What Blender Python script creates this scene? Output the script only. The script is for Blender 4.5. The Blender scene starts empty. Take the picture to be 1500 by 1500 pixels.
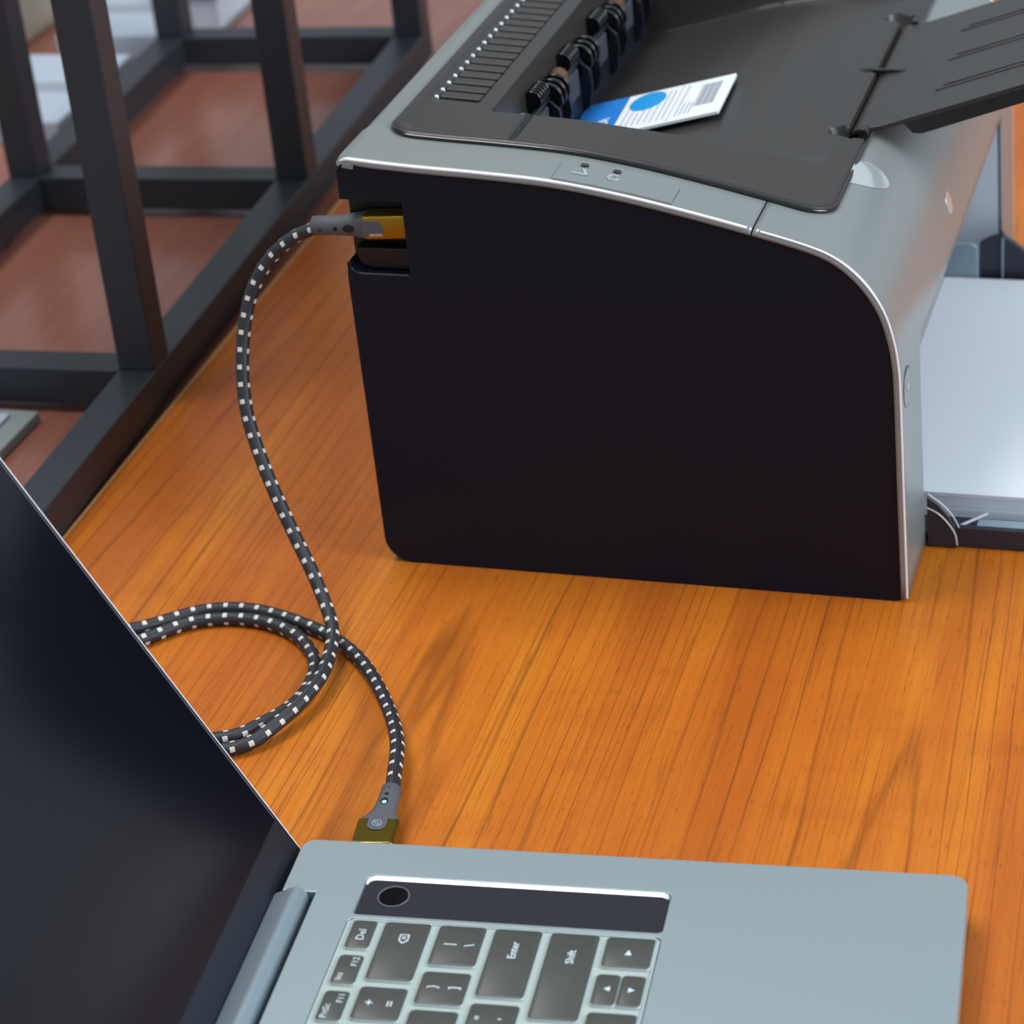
import bpy, bmesh, math, random
import numpy as np
from mathutils import Vector, Matrix
random.seed(7)
SC = bpy.context.scene
COL = SC.collection
MM = 0.001

# ------------------------------------------------------------------ camera
cd = bpy.data.cameras.new('camera'); cam = bpy.data.objects.new('camera', cd); COL.objects.link(cam)
cam.location = (0.379, -0.8729, 0.5533)
cam.rotation_euler = (math.radians(60.47), math.radians(5.17), math.radians(17.03))
cd.sensor_width = 36; cd.lens = 36 * 3645 / 1500; cd.clip_start = 0.01; cd.clip_end = 50
cd.dof.use_dof = True; cd.dof.focus_distance = 0.945; cd.dof.aperture_fstop = 14.0
SC.camera = cam

# ------------------------------------------------------------------ light
w = bpy.data.worlds.new('world'); SC.world = w; w.use_nodes = True
w.node_tree.nodes['Background'].inputs[0].default_value = (0.80, 0.90, 1.0, 1)
w.node_tree.nodes['Background'].inputs[1].default_value = 0.55
def area(name, loc, target, sx, sy, power, col=(1, 1, 1)):
    l = bpy.data.lights.new(name, 'AREA'); l.shape = 'RECTANGLE'; l.size = sx; l.size_y = sy; l.energy = power; l.color = col
    o = bpy.data.objects.new(name, l); COL.objects.link(o); o.location = loc
    o.rotation_euler = (Vector(target) - Vector(loc)).to_track_quat('-Z', 'Y').to_euler(); return o
area('ceiling_panel_light', (-0.50, 0.05, 1.9), (0.12, -0.1, 0), 1.1, 0.7, 27, (1.0, 0.97, 0.93))
area('window_light', (2.3, -0.1, 1.3), (0.2, 0.1, 0.05), 1.4, 1.2, 58, (0.86, 0.93, 1.0))
SC.view_settings.view_transform = 'Standard'; SC.view_settings.look = 'None'
SC.view_settings.gamma = 1; SC.view_settings.use_curve_mapping = False
SC.view_settings.exposure = 0.0

# ------------------------------------------------------------------ materials
def srgb(r, g, b):
    f = lambda v: (v / 255 / 12.92) if v / 255 <= 0.04045 else ((v / 255 + 0.055) / 1.055) ** 2.4
    return (f(r), f(g), f(b), 1)
class NT:
    def __init__(s, m): s.nt = m.node_tree; s.n = s.nt.nodes; s.l = s.nt.links
    def new(s, t, **k):
        n = s.n.new(t)
        for a, b in k.items(): setattr(n, a, b)
        return n
    def link(s, a, b): s.l.new(a, b)
    def math(s, op, a, b=None, clamp=False):
        n = s.new('ShaderNodeMath', operation=op, use_clamp=clamp)
        for i, v in enumerate((a, b)):
            if v is None: continue
            if isinstance(v, (int, float)): n.inputs[i].default_value = v
            else: s.link(v, n.inputs[i])
        return n.outputs[0]
    def mix(s, fac, a, b, bt='MIX'):
        n = s.new('ShaderNodeMix', data_type='RGBA', blend_type=bt)
        for i, v in ((0, fac), (6, a), (7, b)):
            if isinstance(v, (int, float)): n.inputs[i].default_value = v
            elif isinstance(v, tuple): n.inputs[i].default_value = v
            else: s.link(v, n.inputs[i])
        return n.outputs[2]
    def ramp(s, fac, stops):
        n = s.new('ShaderNodeValToRGB'); e = n.color_ramp.elements
        while len(e) < len(stops): e.new(0.5)
        for el, (p, c) in zip(e, stops): el.position = p; el.color = c
        s.link(fac, n.inputs[0]); return n.outputs[0]
def mat(name, col, rough=0.5, metal=0.0, spec=0.5, noise=0.0, nscale=600, bump=0.0, coat=0.0, trans=0.0, ior=1.45):
    m = bpy.data.materials.new(name); m.use_nodes = True; t = NT(m); b = t.n['Principled BSDF']
    b.inputs['Base Color'].default_value = col; b.inputs['Roughness'].default_value = rough; b.inputs['Metallic'].default_value = metal
    b.inputs['Specular IOR Level'].default_value = spec; b.inputs['Coat Weight'].default_value = coat; b.inputs['Coat Roughness'].default_value = 0.08
    b.inputs['Transmission Weight'].default_value = trans; b.inputs['IOR'].default_value = ior
    tc = t.new('ShaderNodeTexCoord'); nz = t.new('ShaderNodeTexNoise'); nz.inputs['Scale'].default_value = nscale; nz.inputs['Detail'].default_value = 3
    t.link(tc.outputs['Object'], nz.inputs['Vector'])
    if noise:
        f = t.math('MULTIPLY_ADD', nz.outputs[0], 2 * noise); f.node.inputs[2].default_value = 1 - noise
        t.link(t.mix(1.0, col, f, 'MULTIPLY'), b.inputs['Base Color'])
    if bump:
        bp = t.new('ShaderNodeBump'); bp.inputs['Strength'].default_value = bump; bp.inputs['Distance'].default_value = 0.0003
        t.link(nz.outputs[0], bp.inputs['Height']); t.link(bp.outputs[0], b.inputs['Normal'])
    return m
M = {}
M['black_panel'] = mat('black_panel', srgb(17, 21, 36), 0.55, spec=0.25, noise=0.15, nscale=2500, bump=0.10)
M['black_lid'] = mat('black_lid', srgb(48, 46, 44), 0.36, noise=0.12, nscale=2500, bump=0.12)
M['black_rim'] = mat('black_rim', srgb(30, 31, 34), 0.2)
M['black_dark'] = mat('black_dark', srgb(16, 16, 20), 0.35)
M['black_gloss'] = mat('black_gloss', srgb(14, 14, 17), 0.12, coat=0.5)
M['black_part'] = mat('black_part', srgb(28, 30, 37), 0.3)
M['brown_rubber'] = mat('brown_rubber', srgb(92, 62, 40), 0.6)
M['silver_paint'] = mat('silver_paint', srgb(132, 139, 139), 0.33, metal=0.3, noise=0.06, nscale=5000, bump=0.03)
M['silver_gloss'] = mat('silver_gloss', srgb(205, 212, 214), 0.16, metal=0.6)
M['cheek'] = mat('cheek', srgb(216, 226, 238), 0.4)
M['edge_bright'] = mat('edge_bright', srgb(232, 234, 240), 0.25, metal=0.1)
M['rib_grey'] = mat('rib_grey', srgb(92, 96, 106), 0.3)
M['guide_grey'] = mat('guide_grey', srgb(140, 160, 172), 0.4)
M['paper'] = mat('paper', srgb(226, 232, 240), 0.75, noise=0.02, nscale=3000)
M['paper_edge'] = mat('paper_edge', srgb(206, 212, 222), 0.8)
M['tray_black'] = mat('tray_black', srgb(48, 50, 62), 0.4, noise=0.25, nscale=400)
M['tray_edge'] = mat('tray_edge', srgb(196, 196, 200), 0.3)
M['rack'] = mat('rack', srgb(42, 46, 52), 0.42, noise=0.2, nscale=1500, bump=0.2)
M['rack_foot'] = mat('rack_foot', srgb(20, 20, 22), 0.6)
M['aluminium'] = mat('aluminium', srgb(152, 167, 172), 0.42, metal=0.5, noise=0.04, nscale=6000, bump=0.04)
M['hinge'] = mat('hinge', srgb(150, 166, 176), 0.34, metal=0.6)
M['lid_shell'] = mat('lid_shell', srgb(150, 160, 166), 0.3, metal=0.9)
M['glass'] = mat('glass', srgb(11, 13, 22), 0.16, spec=0.5)
M['chin'] = mat('chin', srgb(27, 31, 40), 0.32)
M['gasket'] = mat('gasket', srgb(20, 21, 25), 0.5)
M['key_top'] = mat('key_top', srgb(72, 74, 71), 0.4, noise=0.14, nscale=260)
M['key_side'] = mat('key_side', srgb(168, 184, 184), 0.22, spec=0.6)
M['key_cover'] = mat('key_cover', srgb(170, 184, 180), 0.28, spec=0.6)
M['legend'] = mat('legend', srgb(205, 224, 232), 0.5)
M['lit_edge'] = mat('lit_edge', srgb(240, 240, 244), 0.2, metal=0.1)
M['boot'] = mat('boot', srgb(84, 86, 92), 0.6, noise=0.12, nscale=3000, bump=0.2)
M['gold'] = mat('gold', srgb(158, 126, 34), 0.34, metal=0.85, noise=0.05, nscale=3000)
M['gold_olive'] = mat('gold_olive', srgb(118, 100, 32), 0.32, metal=0.85, noise=0.05, nscale=3000)
M['gold_highlight'] = mat('gold_highlight', srgb(215, 196, 92), 0.2, metal=0.9)
M['steel'] = mat('steel', srgb(200, 202, 205), 0.2, metal=1.0)
M['hole'] = mat('hole', srgb(12, 12, 14), 0.5)
M['banding'] = mat('banding', srgb(205, 150, 92), 0.5)
M['card_white'] = mat('card_white', srgb(232, 236, 240), 0.35)
M['card_blue'] = mat('card_blue', srgb(36, 122, 206), 0.35)
M['card_cyan'] = mat('card_cyan', srgb(20, 148, 214), 0.35)
M['card_grey'] = mat('card_grey', srgb(150, 160, 170), 0.5)
M['card_ink'] = mat('card_ink', srgb(168, 182, 194), 0.5)
M['carton_white'] = mat('carton_white', srgb(176, 188, 204), 0.6, noise=0.05, nscale=40)
M['carton_cream'] = mat('carton_cream', srgb(170, 163, 146), 0.7, noise=0.1, nscale=30)
M['carton_grey'] = mat('carton_grey', srgb(140, 140, 138), 0.7, noise=0.1, nscale=60)
M['board_grey'] = mat('board_grey', srgb(140, 148, 146), 0.5)
M['floor_tile'] = mat('floor_tile', srgb(120, 112, 106), 0.5, noise=0.15, nscale=8)

def wood(name, dark, mid, light, line, rough=0.3, hscale=1.0, cathedral=True):
    m = bpy.data.materials.new(name); m.use_nodes = True; t = NT(m); b = t.n['Principled BSDF']
    tc = t.new('ShaderNodeTexCoord')
    def mapped(sx, sy, sz=1):
        mp = t.new('ShaderNodeMapping'); mp.inputs['Scale'].default_value = (sx, sy, sz); t.link(tc.outputs['Object'], mp.inputs['Vector']); return mp.outputs[0]
    def noise(vec, scale, detail=2, rough=0.5, dist=0):
        n = t.new('ShaderNodeTexNoise'); n.inputs['Scale'].default_value = scale; n.inputs['Detail'].default_value = detail
        n.inputs['Roughness'].default_value = rough; n.inputs['Distortion'].default_value = dist; t.link(vec, n.inputs['Vector']); return n.outputs[0]
    # low-frequency field along the grain: growth rings are its contour lines
    sep = t.new('ShaderNodeSeparateXYZ'); t.link(tc.outputs['Object'], sep.inputs[0])
    f1 = noise(mapped(1, 0.045), 7.0, 1.0, 0.4)
    f2 = noise(mapped(1, 0.10), 45.0, 2, 0.5)
    ring = t.math('ADD', t.math('MULTIPLY', sep.outputs[0], 4.2), t.math('ADD', t.math('MULTIPLY', f1, 1.25), t.math('MULTIPLY', f2, 0.035)))
    ph = t.math('FRACT', t.math('MULTIPLY', ring, 24.0))
    tri = t.math('ABSOLUTE', t.math('SUBTRACT', ph, 0.5))                     # 0 at ring line
    lw = noise(mapped(1, 0.2), 60.0, 2)
    linef = t.math('SUBTRACT', 1.0, t.math('DIVIDE', tri, t.math('MULTIPLY', lw, 0.15)), clamp=True)
    broad = noise(mapped(1, 0.10), 22.0, 3, 0.55)
    fine = noise(mapped(1, 0.03), 420.0, 3, 0.6)
    pore = noise(mapped(1, 0.14), 900.0, 2, 0.6)
    cross = noise(mapped(0.35, 1), 60.0, 2, 0.5)                              # faint cross figure
    base = t.ramp(broad, [(0.30, dark), (0.50, mid), (0.70, light)])
    base = t.mix(t.math('MULTIPLY', t.math('SUBTRACT', fine, 0.42, clamp=True), 1.4, clamp=True), base, dark)
    base = t.mix(t.math('MULTIPLY', t.math('SUBTRACT', cross, 0.52, clamp=True), 1.2, clamp=True), base, dark)
    g2 = noise(mapped(1, 0.012), 330.0, 1, 0.5)
    base = t.mix(t.math('MULTIPLY', t.math('SUBTRACT', 1.0, t.math('DIVIDE', t.math('ABSOLUTE', t.math('SUBTRACT', g2, 0.5)), 0.03), clamp=True), t.math('MULTIPLY', broad, 0.62)), base, line)
    base = t.mix(t.math('MULTIPLY', t.math('MULTIPLY', linef, t.math('MULTIPLY', noise(mapped(1, 0.25), 34.0, 2), 1.6, clamp=True)), 0.62 if cathedral else 0.3), base, line)
    base = t.mix(t.math('MULTIPLY', t.math('SUBTRACT', pore, 0.60, clamp=True), 3.0, clamp=True), base, line)
    t.link(base, b.inputs['Base Color'])
    b.inputs['Roughness'].default_value = rough; b.inputs['Specular IOR Level'].default_value = 0.32
    bp = t.new('ShaderNodeBump'); bp.inputs['Strength'].default_value = 0.08; bp.inputs['Distance'].default_value = 0.0002
    t.link(fine, bp.inputs['Height']); t.link(bp.outputs[0], b.inputs['Normal'])
    return m
M['wood'] = wood('wood', srgb(168, 84, 24), srgb(190, 105, 28), srgb(205, 124, 32), srgb(100, 46, 14), 0.4)
M['wood_back'] = wood('wood_back', srgb(138, 86, 70), srgb(152, 98, 82), srgb(166, 112, 96), srgb(112, 66, 56), 0.24, cathedral=False)

def braid():
    m = bpy.data.materials.new('braided_cord'); m.use_nodes = True; t = NT(m); b = t.n['Principled BSDF']
    uv = t.new('ShaderNodeUVMap'); uv.uv_map = 'UVMap'; s = t.new('ShaderNodeSeparateXYZ'); t.link(uv.outputs[0], s.inputs[0])
    u, v = s.outputs[0], s.outputs[1]                   # u around 0..1, v along in mm
    # light tracer marks: two rows on opposite flanks, every 7.4 mm
    def marks(u0, v0):
        du = t.math('ABSOLUTE', t.math('SUBTRACT', t.math('FRACT', t.math('ADD', u, 0.5 - u0)), 0.5))
        dv = t.math('ABSOLUTE', t.math('SUBTRACT', t.math('FRACT', t.math('ADD', t.math('DIVIDE', v, 7.4), v0)), 0.5))
        return t.math('MULTIPLY', t.math('LESS_THAN', du, 0.062), t.math('LESS_THAN', dv, 0.13))
    mk = marks(0.05, 0.0)
    for k, (a, c) in enumerate(((0.30, 0.08), (0.55, 0.0), (0.80, 0.08))): mk = t.math('MAXIMUM', mk, marks(a, c))
    wv = t.math('MULTIPLY', t.math('SINE', t.math('MULTIPLY', t.math('ADD', t.math('MULTIPLY', u, 12.0), v), 5.2)), t.math('SINE', t.math('MULTIPLY', t.math('SUBTRACT', t.math('MULTIPLY', u, 12.0), v), 5.2)))
    wf = t.math('MULTIPLY_ADD', wv, 0.5); wf.node.inputs[2].default_value = 0.5
    base = t.mix(wf, srgb(17, 19, 24), srgb(46, 50, 58))
    base = t.mix(mk, base, srgb(212, 208, 200))
    t.link(base, b.inputs['Base Color']); b.inputs['Roughness'].default_value = 0.45
    bp = t.new('ShaderNodeBump'); bp.inputs['Strength'].default_value = 0.5; bp.inputs['Distance'].default_value = 0.0002
    t.link(wf, bp.inputs['Height']); t.link(bp.outputs[0], b.inputs['Normal'])
    return m
M['braid'] = braid()

def grille():
    m = bpy.data.materials.new('speaker_mesh'); m.use_nodes = True; t = NT(m); b = t.n['Principled BSDF']
    tc = t.new('ShaderNodeTexCoord'); vo = t.new('ShaderNodeTexVoronoi'); vo.inputs['Scale'].default_value = 1150; vo.inputs['Randomness'].default_value = 0.15
    t.link(tc.outputs['Object'], vo.inputs['Vector'])
    d = t.math('LESS_THAN', vo.outputs['Distance'], 0.33)
    t.link(t.mix(d, srgb(30, 31, 42), srgb(7, 7, 11)), b.inputs['Base Color']); b.inputs['Roughness'].default_value = 0.4
    return m
M['grille'] = grille()

# ------------------------------------------------------------------ mesh helpers (millimetres in, metres out)
def link(o, parent=None):
    COL.objects.link(o)
    if parent: o.parent = parent
    return o
def obj(name, verts, faces, m, parent=None, bevel=0, seg=2, smooth=None, solid=0, uvs=None, fix=True):
    me = bpy.data.meshes.new(name)
    me.from_pydata([(v[0] * MM, v[1] * MM, v[2] * MM) for v in verts], [], faces)
    for x in (m if isinstance(m, (list, tuple)) else [m]): me.materials.append(M[x])
    if fix:
        bm = bmesh.new(); bm.from_mesh(me); bmesh.ops.recalc_face_normals(bm, faces=bm.faces); bm.to_mesh(me); bm.free()
    if smooth is not None:
        for p in me.polygons: p.use_smooth = True
        me.set_sharp_from_angle(angle=math.radians(smooth))
    o = bpy.data.objects.new(name, me); link(o, parent)
    if solid:
        s = o.modifiers.new('solid', 'SOLIDIFY'); s.thickness = abs(solid) * MM; s.offset = -1 if solid > 0 else 1
    if bevel:
        b = o.modifiers.new('bevel', 'BEVEL'); b.width = bevel * MM; b.segments = seg; b.limit_method = 'ANGLE'; b.angle_limit = math.radians(35)
        if smooth is None:
            for p in me.polygons: p.use_smooth = True
        b.harden_normals = True
    return o
def box(name, x0, x1, y0, y1, z0, z1, m, parent=None, bevel=0, seg=2):
    v = [(x, y, z) for z in (z0, z1) for y in (y0, y1) for x in (x0, x1)]
    f = [(0, 2, 3, 1), (4, 5, 7, 6), (0, 1, 5, 4), (2, 6, 7, 3), (0, 4, 6, 2), (1, 3, 7, 5)]
    return obj(name, v, f, m, parent, bevel, seg)
def prism(name, poly, a, b, axis, m, parent=None, bevel=0, seg=2, smooth=None):
    """extrude a 2-D polygon: axis 'z' poly=(x,y); axis 'y' poly=(x,z); axis 'x' poly=(y,z)"""
    put = {'z': lambda p, t: (p[0], p[1], t), 'y': lambda p, t: (p[0], t, p[1]), 'x': lambda p, t: (t, p[0], p[1])}[axis]
    n = len(poly); v = [put(p, a) for p in poly] + [put(p, b) for p in poly]
    f = [tuple(range(n))[::-1], tuple(range(n, 2 * n))] + [(i, (i + 1) % n, n + (i + 1) % n, n + i) for i in range(n)]
    return obj(name, v, f, m, parent, bevel, seg, smooth)
def rrect(x0, x1, y0, y1, r, n=6):
    rr = r if isinstance(r, (list, tuple)) else [r] * 4; p = []
    for (cx, cy, a0, q) in ((x1 - rr[0], y1 - rr[0], 0, rr[0]), (x0 + rr[1], y1 - rr[1], 90, rr[1]), (x0 + rr[2], y0 + rr[2], 180, rr[2]), (x1 - rr[3], y0 + rr[3], 270, rr[3])):
        for k in range(n + 1):
            a = math.radians(a0 + 90 * k / n); p.append((cx + q * math.cos(a), cy + q * math.sin(a)))
    return p
def catmull(P, per=10):
    P = [Vector(p) for p in P]; out = []
    Q = [2 * P[0] - P[1]] + P + [2 * P[-1] - P[-2]]
    for i in range(1, len(Q) - 2):
        p0, p1, p2, p3 = Q[i - 1:i + 3]
        for k in range(per):
            t = k / per
            out.append(0.5 * ((2 * p1) + (p2 - p0) * t + (2 * p0 - 5 * p1 + 4 * p2 - p3) * t * t + (3 * p1 - p0 - 3 * p2 + p3) * t ** 3))
    out.append(P[-1]); return out
def tube(name, pts, r, m, parent=None, n=12, caps=True, uv=False):
    pts = [Vector(p) for p in pts]; N = len(pts); T = []
    for i in range(N): T.append((pts[min(i + 1, N - 1)] - pts[max(i - 1, 0)]).normalized())
    up = Vector((0, 0, 1)) if abs(T[0].z) < .9 else Vector((1, 0, 0)); nrm = (up - T[0] * up.dot(T[0])).normalized()
    V = []; D = [0.0]; F = []
    for i in range(N):
        if i:
            q = T[i - 1].rotation_difference(T[i]); nrm = q @ nrm; nrm = (nrm - T[i] * nrm.dot(T[i])).normalized(); D.append(D[-1] + (pts[i] - pts[i - 1]).length)
        bi = T[i].cross(nrm); rr = r[i] if isinstance(r, (list, tuple)) else r
        for k in range(n):
            a = 2 * math.pi * k / n; V.append(pts[i] + (nrm * math.cos(a) + bi * math.sin(a)) * rr)
    uvs = []
    for i in range(N - 1):
        for k in range(n):
            F.append((i * n + k, i * n + (k + 1) % n, (i + 1) * n + (k + 1) % n, (i + 1) * n + k))
            uvs.append(((k / n, D[i]), ((k + 1) / n, D[i]), ((k + 1) / n, D[i + 1]), (k / n, D[i + 1])))
    if caps: F.append(tuple(range(n))[::-1]); F.append(tuple(range((N - 1) * n, N * n)))
    o = obj(name, V, F, m, parent, smooth=50, fix=False)
    if uv:
        ul = o.data.uv_layers.new(name='UVMap'); i = 0
        for q in uvs:
            for c in q: ul.data[i].uv = c; i += 1
    return o
def cyl(name, p0, p1, r, m, parent=None, n=20, bevel=0): 
    p0, p1 = Vector(p0), Vector(p1); d = (p1 - p0).normalized()
    u = d.cross(Vector((0, 0, 1)) if abs(d.z) < .9 else Vector((1, 0, 0))).normalized(); v2 = d.cross(u)
    V = [p + (u * math.cos(2 * math.pi * k / n) + v2 * math.sin(2 * math.pi * k / n)) * r for p in (p0, p1) for k in range(n)]
    F = [(k, (k + 1) % n, n + (k + 1) % n, n + k) for k in range(n)] + [tuple(range(n))[::-1], tuple(range(n, 2 * n))]
    return obj(name, V, F, m, parent, bevel, smooth=40)
def loft(name, rings, m, parent=None, smooth=40, bevel=0):
    n = len(rings[0]); V = [p for r in rings for p in r]; F = []
    for i in range(len(rings) - 1):
        for k in range(n): F.append((i * n + k, i * n + (k + 1) % n, (i + 1) * n + (k + 1) % n, (i + 1) * n + k))
    F.append(tuple(range(n))[::-1]); F.append(tuple(range((len(rings) - 1) * n, len(rings) * n)))
    return obj(name, V, F, m, parent, bevel, smooth=smooth)
def torus(name, c, R, r, m, parent, axis='z', n=28):
    pts = []
    for k in range(n + 1):
        a = 2 * math.pi * k / n; p = {'z': (math.cos(a) * R, math.sin(a) * R, 0), 'x': (0, math.cos(a) * R, math.sin(a) * R)}[axis]
        pts.append((c[0] + p[0], c[1] + p[1], c[2] + p[2]))
    return tube(name, pts, r, m, parent, n=8, caps=False)
def bool_diff(o, cutters):
    for c in cutters:
        md = o.modifiers.new('cut', 'BOOLEAN'); md.operation = 'DIFFERENCE'; md.object = c; md.solver = 'EXACT'
    dg = bpy.context.evaluated_depsgraph_get(); dg.update()
    me = bpy.data.meshes.new_from_object(o.evaluated_get(dg)); o.modifiers.clear(); o.data = me
    for c in cutters: bpy.data.objects.remove(c, do_unlink=True)
def text(name, s, size, loc, rotz, m, parent, mtx=None, bold=0.0, align='CENTER'):
    cu = bpy.data.curves.new(name, 'FONT'); cu.body = s; cu.size = size * MM; cu.align_x = align; cu.align_y = 'CENTER'; cu.extrude = 0.00002; cu.offset = bold * MM; cu.resolution_u = 2
    t = bpy.data.objects.new('tmp', cu); COL.objects.link(t)
    dg = bpy.context.evaluated_depsgraph_get(); dg.update()
    me = bpy.data.meshes.new_from_object(t.evaluated_get(dg)); bpy.data.objects.remove(t, do_unlink=True)
    me.materials.clear(); me.materials.append(M[m]); me.name = name
    L = Matrix.Translation(Vector(loc) * MM) @ Matrix.Rotation(rotz, 4, 'Z')
    me.transform((mtx or Matrix.Identity(4)) @ L)
    return link(bpy.data.objects.new(name, me), parent)
def thing(name, label, cat, loc=(0, 0, 0), rotz=0, group=None):
    o = bpy.data.objects.new(name, None); COL.objects.link(o); o.empty_display_size = 0.02
    o.location = Vector(loc) * MM; o.rotation_euler = (0, 0, rotz); o['label'] = label; o['category'] = cat
    if group: o['group'] = group
    return o
def tag(o, label, cat, group=None):
    o['label'] = label; o['category'] = cat
    if group: o['group'] = group
    return o

# ------------------------------------------------------------------ setting
fl = box('floor', -3000, 3500, -2500, 4000, -760, -740, 'floor_tile'); fl['kind'] = 'structure'

DESK_YAW = 0.0275
desk = thing('desk', 'orange-brown wooden desk under the printer and laptop', 'desk', (-157.6, 0, -740), DESK_YAW)
box('tabletop', 1.6, 1100, -800, 1300, 715, 740, 'wood', desk, 0.6)
box('edge_banding', 0, 1.55, -800, 1300, 715.5, 740.2, 'banding', desk, 0.4)
for x in (50, 1040):
    for y in (-740, 1240): box('leg', x - 25, x + 25, y - 25, y + 25, 0, 714.9, 'rack', desk, 2)

side = thing('side_desk', 'reddish-brown desk top beneath the black metal rack', 'desk', (-170, 0, -740), DESK_YAW)
box('tabletop', -1300, 10.5, -500, 1500, 711, 735, 'wood_back', side, 0.6)
for x in (-1240, -60):
    for y in (-440, 1440): box('leg', x - 25, x + 25, y - 25, y + 25, 0, 710.9, 'rack', side, 2)

# ------------------------------------------------------------------ metal rack on the side desk
RY = 0.055
rack = thing('metal_rack', 'black square-tube metal rack standing along the desk edge', 'rack', (-164.6, 127, -5), RY)
T = 20; ZT = 25.4
box('rail', -T, 0, -165, 516, 5.4, ZT, 'rack', rack, 0.8)
box('rail', -190.5, -170.5, -165, 516, 5.4, ZT, 'rack', rack, 0.8)
for k in (0, 248, 496):
    box('crossbar', -170.4, -T - .1, k, k + T, 5.4, ZT, 'rack', rack, 0.8)
for k in (0, 248, 496):
    for x in (-T, -190.5):
        box('post', x + .2, x + T - .2, k + .2, k + T - .2, ZT + .05, 560, 'rack', rack, 0.8)
for x in (-T, -190.5):
    box('rail', x, x + T, 0, 516, 560.05, 580, 'rack', rack, 0.8)
box('shade_board', -196, 6, -4, 520, 580.1, 598, 'wood_back', rack, 1)  # unseen board, added to shade the rear left of the desk
for y in (-100, 200, 490):
    for x in (-15, -185.5): box('foot', x, x + 10, y, y + 10, 0, 5.35, 'rack_foot', rack, 0.5)

# ------------------------------------------------------------------ printer
pr = thing('laser_printer', 'black and silver laser printer with output tray flap opened', 'printer', (0, 0, 0))
W = 349.0
PX = [0, 0.5, 2.3, 6, 12, 22, 40, 62, 91, 118, 146, 176, 194, 204, 212, 219, 224.5, 227.8, 229.3, 230, 230.8, 231.6]
PZ = [185.5, 187.6, 189.4, 190.3, 189.8, 188.8, 187.4, 186, 183.5, 179, 172.7, 165, 159.8, 155.6, 149.6, 141.5, 131.5, 120, 110, 97, 48, 2]
prof = [Vector((x, 0, z)) for x, z in zip(PX, PZ)]
dense = catmull([(x, 0, z) for x, z in zip(PX, PZ)], 5)
def zt(x): return float(np.interp(x, [p[0] for p in dense], [p[2] for p in dense]))
dxs = np.array([p[0] for p in dense]); dzs = np.array([p[2] for p in dense])

# side panels
def inner_profile(off):
    pts = []
    D = [Vector((p[0], p[2])) for p in dense]
    for i, p in enumerate(D):
        t = (D[min(i + 1, len(D) - 1)] - D[max(i - 1, 0)]).normalized(); nrm = Vector((t.y, -t.x))      # inward
        pts.append(p + nrm * off)
    return pts
ip = [p for p in inner_profile(2.6) if p.y > 6 and p.x > 3.5]
front = [(p.x, p.y) for p in ip] + [(229.0, 1.2)]
bottom = [(225.5, 0.2), (14, 0.2)] + [(12 - 12 * math.sin(a) + 1.4, 12 - 12 * math.cos(a) + 0.2) for a in np.linspace(0.1, math.pi / 2, 7)]
rear_notch = [(1.2, 60), (0.8, 110), (0.6, 137.5), (1.2, 143.5)] + \
             [(6.0 + 5 * math.cos(a), 143.6 + 5 * math.sin(a)) for a in np.linspace(math.pi, 1.5 * math.pi, 6)] + \
             [(28.2, 138.6), (28.2, 172.0), (1.4, 172.0)]
rear_plain = [(1.2, 60), (0.8, 110), (1.0, 172)]
near_poly = bottom + rear_notch + [(1.6, 184.5), (3.0, 186.6)] + front
far_poly = bottom + rear_plain + [(1.6, 184.5), (3.0, 186.6)] + front
# outline order: bottom runs front->rear, up the rear, along the top to the front
prism('side_panel', near_poly, 0.8, 11.8, 'y', 'black_panel', pr, 1.1, 3)
prism('side_panel', far_poly, W - 22, W - 0.8, 'y', 'black_panel', pr, 1.1, 3)
# port recess behind the notch
box('rear_panel', 0.8, 3.9, 11.9, 24.1, 3, 135.9, 'black_panel', pr, 0.6)
box('rear_panel', 0.8, 3.9, 11.9, 24.1, 175.1, 183, 'black_panel', pr, 0.3)
box('port_recess', 0.6, 34, 11.9, 24, 136, 175, 'black_dark', pr)
tube('port_lip', catmull([(1.6, 1.6, 144.2), (2.6, 1.5, 140.6), (6.0, 1.4, 138.9), (14, 1.4, 138.7), (27.6, 1.4, 138.7)], 6), 0.5, 'black_rim', pr, 8)
prism('port_ledge', [(3.2, 148.6), (27.9, 148.9), (27.9, 139.2), (10, 139.2), (6, 140.6), (4, 143.6)], 5.5, 11.8, 'y', 'black_dark', pr, 0.8, 3)
# chassis
prism('chassis', [(4, 3), (4, 136), (192, 136), (192, 3)], 24.2, W - 22.2, 'y', 'black_dark', pr)
box('rear_panel', 0.8, 3.9, 24.2, W - 22.2, 3, 183, 'black_panel', pr, 0.6)
for x in (20, 180):
    for y in (35, 305): box('foot', x, x + 14, y, y + 14, 0, 2.9, 'black_dark', pr, 0.5)

def ss(a, b, x):
    t = min(1, max(0, (x - a) / (b - a))); return t * t * (3 - 2 * t)
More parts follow.
